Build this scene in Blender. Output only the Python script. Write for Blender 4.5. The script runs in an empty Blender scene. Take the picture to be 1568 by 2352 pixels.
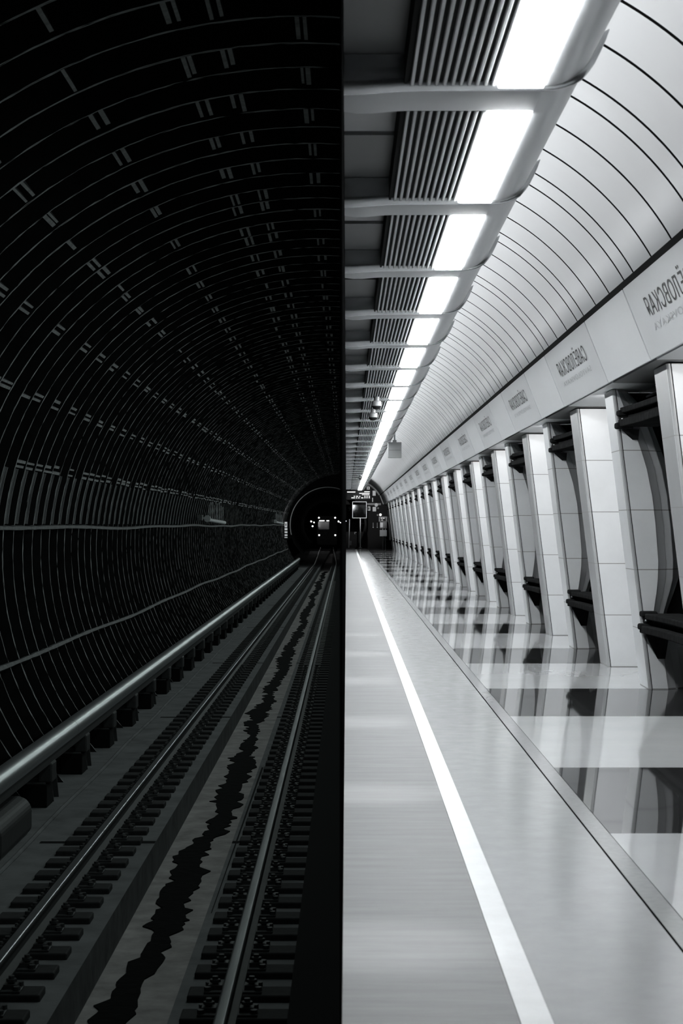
import bpy, math, random
from mathutils import Vector, Matrix
random.seed(7)
SC = bpy.context.scene
COL = SC.collection
EYE = 1.8                      # camera height above the platform floor
F, VX, VY = 4300.0, 795.0, 1204.0
BAY = 6.65


def at(px, py, d):
    """photo pixel + depth -> world point"""
    return Vector(((px - VX) * d / F, d, (VY - py) * d / F + EYE))


# ------------------------------------------------------------------ materials
def mat(name, col, rough=0.5, metal=0.0, var=0.0, scale=3.0, stretch=(1, 1, 1), bump=0.0, spec=0.5, rvar=0.0, coat=0.0):
    m = bpy.data.materials.new(name)
    m.use_nodes = True
    nt = m.node_tree
    b = nt.nodes['Principled BSDF']
    if not isinstance(col, (tuple, list)):
        col = (col * .965, col * .99, col * 1.01)
    b.inputs['Base Color'].default_value = (*col, 1)
    b.inputs['Roughness'].default_value = rough
    b.inputs['Metallic'].default_value = metal
    b.inputs['Specular IOR Level'].default_value = spec
    if coat:
        b.inputs['Coat Weight'].default_value = coat
        b.inputs['Coat Roughness'].default_value = 0.05
    if var or bump or rvar:
        tc = nt.nodes.new('ShaderNodeNewGeometry')
        mp = nt.nodes.new('ShaderNodeMapping')
        mp.inputs['Scale'].default_value = stretch
        nt.links.new(tc.outputs['Position'], mp.inputs['Vector'])
        nz = nt.nodes.new('ShaderNodeTexNoise')
        nz.inputs['Scale'].default_value = scale
        nz.inputs['Detail'].default_value = 5
        nz.inputs['Roughness'].default_value = 0.62
        nt.links.new(mp.outputs['Vector'], nz.inputs['Vector'])
        if var:
            rp = nt.nodes.new('ShaderNodeMapRange')
            rp.inputs['From Min'].default_value = 0.25
            rp.inputs['From Max'].default_value = 0.75
            rp.inputs['To Min'].default_value = 1 - var
            rp.inputs['To Max'].default_value = 1 + var
            nt.links.new(nz.outputs['Fac'], rp.inputs['Value'])
            mx = nt.nodes.new('ShaderNodeVectorMath')
            mx.operation = 'SCALE'
            mx.inputs[0].default_value = col
            nt.links.new(rp.outputs['Result'], mx.inputs['Scale'])
            nt.links.new(mx.outputs['Vector'], b.inputs['Base Color'])
        if rvar:
            rr = nt.nodes.new('ShaderNodeMapRange')
            rr.inputs['From Min'].default_value = 0.25
            rr.inputs['From Max'].default_value = 0.75
            rr.inputs['To Min'].default_value = max(0.02, rough - rvar)
            rr.inputs['To Max'].default_value = rough + rvar
            nt.links.new(nz.outputs['Fac'], rr.inputs['Value'])
            nt.links.new(rr.outputs['Result'], b.inputs['Roughness'])
        if bump:
            bp = nt.nodes.new('ShaderNodeBump')
            bp.inputs['Strength'].default_value = bump
            bp.inputs['Distance'].default_value = 0.02
            nt.links.new(nz.outputs['Fac'], bp.inputs['Height'])
            nt.links.new(bp.outputs['Normal'], b.inputs['Normal'])
    return m


def emit(name, col, strength):
    m = bpy.data.materials.new(name)
    m.use_nodes = True
    nt = m.node_tree
    nt.nodes.clear()
    e = nt.nodes.new('ShaderNodeEmission')
    o = nt.nodes.new('ShaderNodeOutputMaterial')
    e.inputs['Color'].default_value = (*col, 1)
    e.inputs['Strength'].default_value = strength
    nt.links.new(e.outputs[0], o.inputs[0])
    return m


def grouted(m, z0, pitch, width=0.010, dark=0.35):
    """adds thin dark horizontal joints between the marble slabs"""
    nt = m.node_tree
    b = nt.nodes['Principled BSDF']
    g = nt.nodes.new('ShaderNodeNewGeometry')
    s = nt.nodes.new('ShaderNodeSeparateXYZ')
    nt.links.new(g.outputs['Position'], s.inputs[0])

    def math_(op, a, v):
        n = nt.nodes.new('ShaderNodeMath')
        n.operation = op
        nt.links.new(a, n.inputs[0])
        if not isinstance(v, (int, float)):
            nt.links.new(v, n.inputs[1])
        else:
            n.inputs[1].default_value = v
        return n.outputs[0]
    t = math_('SUBTRACT', s.outputs['Z'], z0)
    t = math_('DIVIDE', t, pitch)
    t = math_('FLOORED_MODULO', t, 1.0)
    t = math_('LESS_THAN', t, width / pitch)
    mx = nt.nodes.new('ShaderNodeMix')
    mx.data_type = 'RGBA'
    nt.links.new(t, mx.inputs['Factor'])
    src = b.inputs['Base Color'].links[0].from_socket if b.inputs['Base Color'].links else None
    if src:
        nt.links.new(src, mx.inputs['A'])
    else:
        mx.inputs['A'].default_value = b.inputs['Base Color'].default_value
    mx.inputs['B'].default_value = (dark, dark, dark, 1)
    nt.links.new(mx.outputs['Result'], b.inputs['Base Color'])
    return m


M = {}
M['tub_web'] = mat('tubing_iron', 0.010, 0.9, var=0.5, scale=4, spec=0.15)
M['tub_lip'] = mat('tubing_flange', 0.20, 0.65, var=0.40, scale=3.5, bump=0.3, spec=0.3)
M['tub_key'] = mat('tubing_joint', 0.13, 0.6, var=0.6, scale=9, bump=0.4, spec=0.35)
M['black'] = mat('matt_black', 0.006, 0.9, spec=0.1)  # even matt black shared by ledge, portal wall, wheels and bracket feet
M['bed'] = mat('track_concrete', 0.14, 0.85, var=0.35, scale=2.2, bump=0.35, spec=0.2)
M['trough'] = mat('trough_concrete', (0.30, 0.285, 0.28), 0.85, var=0.4, scale=3.0, bump=0.3, spec=0.2)
M['trough_side'] = mat('trough_side', 0.08, 0.85, var=0.5, scale=4, spec=0.2)
M['sludge'] = mat('wet_sludge', 0.004, 0.8, var=0.5, scale=8, bump=0.5, spec=0.03)
M['timber'] = mat('tarred_timber', 0.022, 0.8, var=0.4, scale=12, spec=0.2)
M['plate'] = mat('rusty_plate', 0.05, 0.55, 0.3, var=0.4, scale=20)
M['rail_side'] = mat('rail_side', 0.035, 0.6, 0.4, var=0.3, scale=6)
M['rail_top'] = mat('rail_head', 0.62, 0.31, 1.0)
M['rail_dull'] = mat('rail_head_dull', 0.22, 0.42, 0.9, var=0.35, scale=40, stretch=(1, 0.02, 1))
M['pipe'] = mat('contact_cover', 0.60, 0.34, 0.95)
M['brk'] = mat('bracket_iron', 0.03, 0.6, 0.3, var=0.4, scale=15)
M['brk_edge'] = mat('bracket_foot', 0.05, 0.6, 0.2, var=0.4, scale=15)
M['conduit'] = mat('dusty_conduit', 0.085, 0.7, var=0.6, scale=9, bump=0.4)
M['lampgrey'] = mat('lamp_grey', 0.42, 0.5)
M['white_paint'] = mat('white_paint', 0.8, 0.5)
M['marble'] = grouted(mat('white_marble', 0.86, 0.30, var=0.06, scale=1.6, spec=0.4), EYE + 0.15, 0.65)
M['marble_shaded'] = grouted(mat('shaded_marble', 0.46, 0.30, var=0.10, scale=1.6, spec=0.4), EYE + 0.15, 0.65)  # same marble darkened, putting shade into the pylons' side faces
M['frieze'] = mat('frieze_white', 0.82, 0.40, var=0.02, scale=1.0)
M['sign'] = mat('sign_white', 0.75, 0.40, var=0.02, scale=1.0)
M['vault'] = mat('vault_white', 0.78, 0.42, var=0.03, scale=0.8)
M['joint'] = mat('joint_black', 0.01, 0.8, spec=0.1)
M['letter'] = mat('letter_black', 0.02, 0.5)
M['letter2'] = mat('letter_grey', 0.52, 0.5)
M['fl_rough'] = mat('flamed_granite', 0.27, 0.55, var=0.22, scale=4, stretch=(0.35, 2.5, 1), rvar=0.05, spec=0.22)
M['fl_line'] = mat('white_line', 0.90, 0.45, var=0.05, scale=6)
M['fl_mid'] = mat('polished_granite', 0.52, 0.16, var=0.05, scale=6, spec=0.5, rvar=0.03)
M['fl_strip'] = mat('border_granite', 0.42, 0.14, var=0.08, scale=20, spec=0.5)
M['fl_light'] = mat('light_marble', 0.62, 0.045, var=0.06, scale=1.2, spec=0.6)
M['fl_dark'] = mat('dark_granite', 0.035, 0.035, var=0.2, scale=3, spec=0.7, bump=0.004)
M['alu'] = mat('canopy_metal', 0.62, 0.33, 0.55, var=0.05, scale=14, stretch=(1, 0.03, 1))
M['alu_rib'] = mat('canopy_rib', 0.55, 0.22, 0.85)
M['band'] = mat('canopy_band', 0.80, 0.6, 0.0, var=0.03, scale=3, spec=0.05)
M['recess'] = mat('recess_grey', 0.50, 0.5, var=0.06, scale=2)
M['recess2'] = mat('recess_grey_dark', 0.17, 0.5, var=0.06, scale=2)
M['slat'] = mat('louvre_slat', 0.86, 0.5, 0.0, spec=0.2)
M['lamp'] = emit('lamp_white', (0.96, 0.99, 1.0), 36.0)
M['divider'] = mat('divider_dark', 0.004, 1.0, spec=0.0)
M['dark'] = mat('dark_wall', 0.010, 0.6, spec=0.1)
M['soffit'] = mat('soffit_white', 0.7, 0.4)
M['soffit_d'] = mat('soffit_grey', 0.10, 0.5)
M['beam'] = mat('beam_iron', 0.022, 0.8, 0.0, var=0.4, scale=9, spec=0.0)
M['steel'] = mat('brushed_steel', 0.55, 0.3, 0.9)
M['screen'] = mat('screen_black', 0.01, 0.35, spec=0.25)
M['glow'] = emit('lit_characters', (1, 1, 1), 1.6)
M['head'] = emit('headlight', (1, 1, 1), 6.0)
M['tun_lamp'] = emit('tunnel_bulb', (1, 1, 1), 120.0)
M['mirror'] = mat('mirror_glass', 0.10, 0.03, 1.0)
M['train'] = mat('train_paint', 0.03, 0.4, var=0.2, scale=2)
M['train_l'] = mat('train_paint_light', 0.07, 0.4)
M['glass'] = mat('dark_glass', 0.03, 0.08)
M['portal'] = mat('portal_rim_glint', 0.30, 0.35, 0.4, var=0.3, scale=2)  # lighter colour puts the rim's highlight into the material
M['grey'] = mat('mid_grey', 0.22, 0.5)


# ------------------------------------------------------------------ mesh builder
class MB:
    def __init__(s):
        s.v, s.f, s.m, s.sm = [], [], [], []

    def face(s, pts, mi=0, smooth=False):
        n = len(s.v)
        s.v += [tuple(p) for p in pts]
        s.f.append(tuple(range(n, n + len(pts))))
        s.m.append(mi)
        s.sm.append(smooth)

    def box(s, x0, x1, y0, y1, z0, z1, mi=0, rot=None, org=None):
        c = [(x0, y0, z0), (x1, y0, z0), (x1, y1, z0), (x0, y1, z0), (x0, y0, z1), (x1, y0, z1), (x1, y1, z1), (x0, y1, z1)]
        if rot is not None:
            o = Vector(org)
            c = [tuple(rot @ (Vector(p) - o) + o) for p in c]
        n = len(s.v)
        s.v += c
        for q in ((0, 3, 2, 1), (4, 5, 6, 7), (0, 1, 5, 4), (1, 2, 6, 5), (2, 3, 7, 6), (3, 0, 4, 7)):
            s.f.append(tuple(n + i for i in q))
            s.m.append(mi)
            s.sm.append(False)

    def loft(s, rings, mi=0, closed=True, caps=True, smooth=False, mis=None):
        """rings: equal-length lists of points; mis gives a material per profile edge"""
        n = len(s.v)
        k = len(rings[0])
        for r in rings:
            s.v += [tuple(p) for p in r]
        for i in range(len(rings) - 1):
            for j in range(k if closed else k - 1):
                a, b = n + i * k + j, n + i * k + (j + 1) % k
                s.f.append((a, b, b + k, a + k))
                s.m.append(mis[j] if mis else mi)
                s.sm.append(smooth)
        if caps and closed:
            s.f.append(tuple(n + j for j in reversed(range(k))))
            s.f.append(tuple(n + (len(rings) - 1) * k + j for j in range(k)))
            s.m += [mi, mi]
            s.sm += [False, False]

    def prism(s, prof, y0, y1, mi=0, smooth=False, caps=True):
        """XZ profile pushed along Y"""
        s.loft([[(x, y0, z) for x, z in prof], [(x, y1, z) for x, z in prof]], mi, True, caps, smooth)

    def tube(s, pts, r, n=10, mi=0, caps=True):
        rings = []
        for i, p in enumerate(pts):
            p = Vector(p)
            a = Vector(pts[max(0, i - 1)])
            b = Vector(pts[min(len(pts) - 1, i + 1)])
            t = (b - a).normalized()
            u = t.cross(Vector((0, 0, 1)))
            if u.length < 1e-4:
                u = Vector((1, 0, 0))
            u.normalize()
            w = u.cross(t)
            rr = r[i] if isinstance(r, (list, tuple)) else r
            rings.append([p + rr * (math.cos(q) * u + math.sin(q) * w) for q in [2 * math.pi * j / n for j in range(n)]])
        s.loft(rings, mi, True, caps, True)

    def ball(s, c, r, mi=0, n=12, sq=(1, 1, 1)):
        rings = []
        for i in range(1, n):
            a = math.pi * i / n
            rings.append([(c[0] + sq[0] * r * math.sin(a) * math.cos(2 * math.pi * j / n), c[1] + sq[1] * r * math.sin(a) * math.sin(2 * math.pi * j / n), c[2] + sq[2] * r * math.cos(a)) for j in range(n)])
        s.loft(rings, mi, True, True, True)

    def build(s, name, mats, parent=None):
        me = bpy.data.meshes.new(name)
        me.from_pydata(s.v, [], s.f)
        if not isinstance(mats, (list, tuple)):
            mats = [mats]
        for m in mats:
            me.materials.append(m)
        me.polygons.foreach_set('material_index', s.m)
        me.polygons.foreach_set('use_smooth', s.sm)
        me.update()
        if any(s.sm):
            me.set_sharp_from_angle(angle=math.radians(42))
        o = bpy.data.objects.new(name, me)
        COL.objects.link(o)
        if parent:
            o.parent = parent
        return o


def bevel(o, w, seg=2):
    b = o.modifiers.new('bevel', 'BEVEL')
    b.width = w
    b.segments = seg
    b.limit_method = 'ANGLE'
    return o


def tag(o, label, cat, group=None):
    o['label'] = label
    o['category'] = cat
    if group:
        o['group'] = group
    return o


def empty(name, loc=(0, 0, 0)):
    o = bpy.data.objects.new(name, None)
    o.empty_display_size = 0.1
    o.location = loc
    COL.objects.link(o)
    return o


def copy_tree(o, parent=None):
    c = o.copy()
    COL.objects.link(c)
    if parent:
        c.parent = parent
    for ch in list(o.children):
        copy_tree(ch, c)
    return c


def struct(o):
    o['kind'] = 'structure'
    return o


ONES = ['', 'first', 'second', 'third', 'fourth', 'fifth', 'sixth', 'seventh', 'eighth', 'ninth', 'tenth', 'eleventh', 'twelfth', 'thirteenth', 'fourteenth', 'fifteenth', 'sixteenth', 'seventeenth', 'eighteenth', 'nineteenth']
TENS = ['', '', 'twenty', 'thirty', 'forty', 'fifty', 'sixty', 'seventy', 'eighty', 'ninety']


def ordinal(n):
    if n < 20:
        return ONES[n]
    if n < 100:
        t, u = divmod(n, 10)
        return (TENS[t] + '-' + ONES[u]) if u else TENS[t][:-1] + 'ieth'
    r = n - 100
    return 'hundred-and-' + ordinal(r) if r else 'hundredth'


def text_mesh(body):
    cu = bpy.data.curves.new('tmp', 'FONT')
    cu.body = body
    cu.space_character = 1.08
    o = bpy.data.objects.new('tmp', cu)
    COL.objects.link(o)
    dg = bpy.context.evaluated_depsgraph_get()
    me = bpy.data.meshes.new_from_object(o.evaluated_get(dg))
    vs = [v.co.copy() for v in me.vertices]
    fs = [tuple(p.vertices) for p in me.polygons]
    bpy.data.objects.remove(o)
    bpy.data.curves.remove(cu)
    bpy.data.meshes.remove(me)
    return vs, fs


def put_text(body, org, ux, uy, width, cap, name, m, parent=None):
    """flat applied lettering; capital height cap, total length width"""
    vs, fs = text_mesh(body)
    x0, x1 = min(v.x for v in vs), max(v.x for v in vs)
    kx, ky = width / (x1 - x0), cap / 0.70
    b = MB()
    b.v = [tuple(org + ux * ((v.x - x0) * kx - width / 2) + uy * (v.y * ky)) for v in vs]
    b.f = fs
    b.m = [0] * len(fs)
    b.sm = [False] * len(fs)
    return b.build(name, m, parent)


def H(zr):
    return EYE + zr


Y_END = 141.0       # platform end wall
Y_PORT = 138.0      # running-tunnel portal
Y0 = 6.6

# ================================================================== PLATFORM SIDE: the setting
# ---- floor in one mesh: edge band, white line, polished band, groove, border strip, cross bands
fb = MB()


def strip(x0, x1, y0, y1, mi, z=0.0):
    fb.face([(x0, y0, z), (x1, y0, z), (x1, y1, z), (x0, y1, z)], mi)


strip(-0.021, 0.628, 2.0, Y_END, 0)
strip(0.75, 1.412, 2.0, Y_END, 2)
strip(1.424, 1.53, 2.0, Y_END, 3)
fb.face([(1.412, 2, -0.012), (1.424, 2, -0.012), (1.424, Y_END, -0.012), (1.412, Y_END, -0.012)], 6)
y = 2.0
edges = []
k = -3
while True:
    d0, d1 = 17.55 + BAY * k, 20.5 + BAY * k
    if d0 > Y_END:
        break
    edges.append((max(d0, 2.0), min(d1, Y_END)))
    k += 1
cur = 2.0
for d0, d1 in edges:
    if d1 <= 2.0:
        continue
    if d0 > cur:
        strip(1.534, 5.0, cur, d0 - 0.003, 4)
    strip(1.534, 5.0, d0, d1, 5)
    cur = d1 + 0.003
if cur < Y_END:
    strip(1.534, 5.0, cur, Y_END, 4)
fb.face([(-0.021, 2, -0.02), (5, 2, -0.02), (5, Y_END, -0.02), (-0.021, Y_END, -0.02)], 6)
# slab below, its black face towards the track
fb.box(-0.021, 5.0, 2.0, Y_END, -0.25, -0.021, 6)
struct(fb.build('floor', [M['fl_rough'], M['fl_line'], M['fl_mid'], M['fl_strip'], M['fl_light'], M['fl_dark'], M['joint']]))
ln = MB()
ln.box(0.63, 0.748, 2.0, 134.5, -0.012, 0.002)
tag(ln.build('safety_line', M['fl_line']), 'long white safety line inlaid along the platform edge', 'line')

# ---- white vault with dark joints between its cladding panels
cb = MB()
vc, vr = (0.415, 0.97), 2.34
a0, a1, na = math.radians(30.0), math.radians(100.4), 44


def varc(r):
    return [(vc[0] + r * math.cos(a0 + (a1 - a0) * i / na), H(vc[1] + r * math.sin(a0 + (a1 - a0) * i / na))) for i in range(na + 1)]


arc, arcb = varc(vr), varc(vr + 0.05)
joints = []
k = -5
while 19.25 + 3.325 * k < Y_END:
    b0 = 19.25 + 3.325 * k
    joints += [b0, b0 + 0.53, b0 + 1.46, b0 + 2.39]
    k += 1
joints = [j for j in joints if j > 2.2]
g = 0.028
prev = 2.0
for j in joints + [Y_END + g]:
    if j > Y_END + g:
        j = Y_END + g
    ya, yb = prev, j - g
    prof = [(ya, arcb), (ya, arc), (yb, arc), (yb, arcb)]
    for i in range(na):
        cb.face([(arc[i][0], ya, arc[i][1]), (arc[i + 1][0], ya, arc[i + 1][1]), (arc[i + 1][0], yb, arc[i + 1][1]), (arc[i][0], yb, arc[i][1])], 0, True)
        for yy in (ya, yb):
            cb.face([(arc[i][0], yy, arc[i][1]), (arc[i + 1][0], yy, arc[i + 1][1]), (arcb[i + 1][0], yy, arcb[i + 1][1]), (arcb[i][0], yy, arcb[i][1])], 1)
    prev = j + g
for i in range(na):
    cb.face([(arcb[i][0], 2, arcb[i][1]), (arcb[i + 1][0], 2, arcb[i + 1][1]), (arcb[i + 1][0], Y_END, arcb[i + 1][1]), (arcb[i][0], Y_END, arcb[i][1])], 1)
ceil = cb.build('ceiling', [M['vault'], M['joint']])
struct(ceil)

# merge the doubled vertices so that each panel shades as one smooth curve
import bmesh
bm = bmesh.new()
bm.from_mesh(ceil.data)
white = [f for f in bm.faces if f.material_index == 0]
bmesh.ops.remove_doubles(bm, verts=list({v for f in white for v in f.verts}), dist=1e-5)
bm.to_mesh(ceil.data)
bm.free()

# ---- black recess line between vault and frieze
cn = MB()
cn.prism([(2.437, H(2.138)), (2.482, H(2.104)), (2.62, H(2.20)), (2.50, H(2.30))], 2.0, Y_END)
cn.prism([(2.80, H(1.50)), (2.545, H(2.13)), (2.56, H(2.14)), (2.82, H(1.51))], 2.0, Y_END)
struct(cn.build('trim_1', M['joint']))

# ---- dark wall behind the openings, end wall, added light-blocking wall at the track
wr = MB()
wr.box(4.62, 4.8, 2.0, Y_END, 0, H(1.47))  # dark sheet stands in for the shaded hall beyond the openings
for k in range(18):  # dark partitions added to stop light leaking past the straight pylons
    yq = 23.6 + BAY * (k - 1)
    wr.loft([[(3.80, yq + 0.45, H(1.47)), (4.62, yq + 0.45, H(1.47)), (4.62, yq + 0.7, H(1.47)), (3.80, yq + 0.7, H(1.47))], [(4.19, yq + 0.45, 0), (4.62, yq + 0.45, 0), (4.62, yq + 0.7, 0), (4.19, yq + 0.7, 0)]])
for k in range(18):  # dark slabs added behind the curved pylons, hiding and blocking soffit light
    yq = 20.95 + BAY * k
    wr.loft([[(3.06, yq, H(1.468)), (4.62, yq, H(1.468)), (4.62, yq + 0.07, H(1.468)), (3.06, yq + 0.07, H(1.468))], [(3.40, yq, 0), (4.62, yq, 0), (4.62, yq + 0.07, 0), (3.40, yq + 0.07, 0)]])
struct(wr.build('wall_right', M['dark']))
we = MB()
we.box(-0.012, 5.0, Y_END, Y_END + 0.2, 0.0, H(3.4))
struct(we.build('wall_back', M['dark']))
wc = MB()
wc.box(-0.023, -0.015, Y0, Y_END, -0.25, H(3.3))  # added to keep platform light off the track
struct(wc.build('light_block_wall', M['divider']))

# ---- soffit above openings and pylons: dark over the openings, white under the name panels
sf = MB()
for k in range(-2, 19):
    a, b = 19.5 + BAY * k, 23.45 + BAY * k
    c = 19.5 + BAY * (k + 1)
    if a > Y_END:
        break
    a, b, c = max(a, 2), min(b, Y_END), min(c, Y_END)
    if b > 2:
        sf.box(2.78, 3.28, a, b - 0.02, H(1.475), H(1.53), 0)
        sf.box(3.30, 4.7, a, b - 0.02, H(1.475), H(1.53), 0)
        sf.box(2.78, 4.7, a, b, H(1.50), H(1.56), 2)
    if c > 2 and c > b:
        sf.loft([[(2.78, yy, H(1.472)), (3.02, yy, H(1.468)), (4.7, yy, H(1.468)), (4.7, yy, H(1.6)), (2.78, yy, H(1.6))] for yy in (max(b, 2), c)], 1)
struct(sf.build('trim_2', [M['soffit'], M['soffit_d'], M['joint']]))

# ================================================================== frieze panels and station-name panels
PB, PT = Vector((2.73, 0, H(1.47))), Vector((2.475, 0, H(2.11)))
UP = (PT - PB).normalized()
NRM = Vector((-UP.z, 0, UP.x))
YH = Vector((0, 1, 0))


def panel_mb(length):
    b = MB()
    back = -NRM * 0.04
    g_ = 0.024
    prof = [PB + back, PB, PT, PT + back]
    r = [[p + YH * yy for p in prof] for yy in (g_, length - g_)]
    b.loft(r, 0)
    return b


sign0 = None
blank0 = None
n_s = n_b = 0
for k in range(-2, 18):
    ys = 19.5 + BAY * k
    # name panel
    if ys + 3.95 > 13 and ys < Y_END - 4:
        n_s += 1
        if sign0 is None:
            e = empty('station_sign', (0, ys, 0))
            bevel(panel_mb(3.95).build('sign_panel', M['sign'], e), 0.006)
            mid = YH * 1.95
            L = PT - PB
            t1 = put_text('САВЁЛОВСКАЯ', PB + L * 0.48 + mid + NRM * 0.004, YH, UP, 2.5, 0.165, 'lettering', M['letter'], e)
            t1['label'] = 'thin black mirrored station name'
            t2 = put_text('SAVYOLOVSKAYA', PB + L * 0.30 + mid + NRM * 0.004, YH, UP, 2.5, 0.062, 'small_lettering', M['letter2'], e)
            t2['label'] = 'faint grey mirrored subtitle'
            sign0 = e
        else:
            e = copy_tree(sign0)
            e.location = (0, ys, 0)
        tag(e, 'white wall panel with thin black mirrored station name, %s from the near end' % ordinal(n_s), 'sign', 'station name panels along the frieze')
    yb = ys + 3.95
    if yb + 2.7 > 15 and yb < Y_END - 3:
        n_b += 1
        if blank0 is None:
            blank0 = bevel(panel_mb(BAY - 3.95).build('frieze_panel', M['frieze']), 0.006)
            e = blank0
        else:
            e = blank0.copy()
            COL.objects.link(e)
        e.location = (0, yb, 0)
        tag(e, 'blank white wall panel above a dark opening, %s from the near end' % ordinal(n_b), 'wall panel', 'blank frieze panels')

near_frieze = panel_mb(10.75).build('trim_4', M['frieze'])
near_frieze.location = (0, 2.05, 0)
struct(near_frieze)

# ================================================================== pylons


def xl(zr):
    return 2.895 + (1.47 - zr) * 0.1223


XR = [(1.47, 2.915), (1.30, 2.98), (1.0, 3.11), (0.8, 3.18), (0.6, 3.24), (0.3, 3.30), (0.0, 3.335), (-0.4, 3.365), (-0.6, 3.36), (-0.75, 3.345), (-0.95, 3.315), (-1.1, 3.305), (-1.36, 3.405), (-1.42, 3.42), (-1.8, 3.475)]
BULGE = [(1.47, 0.18), (1.33, 0.26), (1.2, 0.30), (1.0, 0.29), (0.3, 0.31), (-0.6, 0.30), (-1.0, 0.21), (-1.1, 0.20), (-1.36, 0.42), (-1.8, 0.42)]


def interp(tab, z):
    for (z0, v0), (z1, v1) in zip(tab, tab[1:]):
        if z <= z0 and z >= z1:
            return v0 + (v1 - v0) * (z0 - z) / (z0 - z1)
    return tab[0][1] if z > tab[0][0] else tab[-1][1]


def bead(x, front=0.0):
    """corner bead and groove of a pylon's platform edge, (x, y) points from the side round to the front"""
    return [(x, front + 0.022), (x + 0.012, front + 0.003), (x + 0.022, front), (x + 0.034, front), (x + 0.036, front + 0.010), (x + 0.043, front + 0.010), (x + 0.045, front)]


def curved_pylon():
    e = empty('curved_pylon')
    zs = [1.465, 1.38, 1.30, 1.2, 1.1, 1.0, .9, .8, .7, .6, .45, .3, .15, 0, -.2, -.4, -.6, -.75, -.95, -1.1, -1.2, -1.36, -1.42, -1.6, -1.8]
    rings, cham = [], []
    for z in zs:
        x, r, bu = xl(z), interp(XR, z) + 0.033, interp(BULGE, z)
        k_ = min(1.0, bu / 0.3)
        pts = bead(x) + [(r, 0.0), (r, 0.05), (x, 0.05)]
        rings.append([(px, py, H(z)) for px, py in pts])
        c = [(r - 0.004, 0.02), (r + 0.10 * k_, 0.11), (r + 0.105 * k_, 0.13), (r + 0.19 * k_, 0.17), (r + 0.20 * k_, 0.25), (r + 0.215 * k_, 0.26), (r + bu, 0.42), (r + bu, 0.62), (x, 0.62), (x, 0.03)]
        cham.append([(px, py, H(z)) for px, py in c])
    b = MB()
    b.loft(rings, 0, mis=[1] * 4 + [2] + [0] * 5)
    b.build('front_slab', [M['marble'], M['marble_shaded'], M['joint']], e)
    b = MB()
    b.loft(cham, 0)
    b.build('side_reveal', M['marble'], e)
    return e


def straight_pylon():
    e = empty('straight_pylon')
    b, b2 = MB(), MB()
    rf, rb = [], []
    for z in (1.455, -1.8):
        x = xl(z)
        rf.append([(px, py, H(z)) for px, py in bead(x) + [(x + 0.93, 0.0), (x + 0.93, 0.04), (x, 0.04)]])
        rb.append([(px, py, H(z)) for px, py in [(x + 0.004, 0.02), (x + 0.93, 0.02), (x + 0.93, 0.75), (x + 0.03, 0.75), (x + 0.004, 0.72)]])
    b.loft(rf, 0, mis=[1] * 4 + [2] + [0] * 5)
    b.build('front_slab', [M['marble'], M['marble_shaded'], M['joint']], e)
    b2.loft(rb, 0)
    b2.build('side_slab', M['marble_shaded'], e)
    return e


P_B = curved_pylon()
P_A = straight_pylon()
NP = 18
for k in range(NP):
    a = P_A if k == 0 else copy_tree(P_A)
    a.location = (0, 23.6 + BAY * (k - 1), 0)
    tag(a, 'straight leaning white marble pylon, %s of its kind from the near end' % ordinal(k + 1), 'pillar', 'straight marble pylons')
for k in range(NP):
    a = P_B if k == 0 else copy_tree(P_B)
    a.location = (0, 20.4 + BAY * k, 0)
    tag(a, 'white marble pylon with bulging curved side edge, %s of its kind from the near end' % ordinal(k + 1), 'pillar', 'curved marble pylons')

# ---- dark iron flanges crossing each opening, high and low
ysp0, ysp1 = 17.74 - 20.4, -0.002


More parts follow.
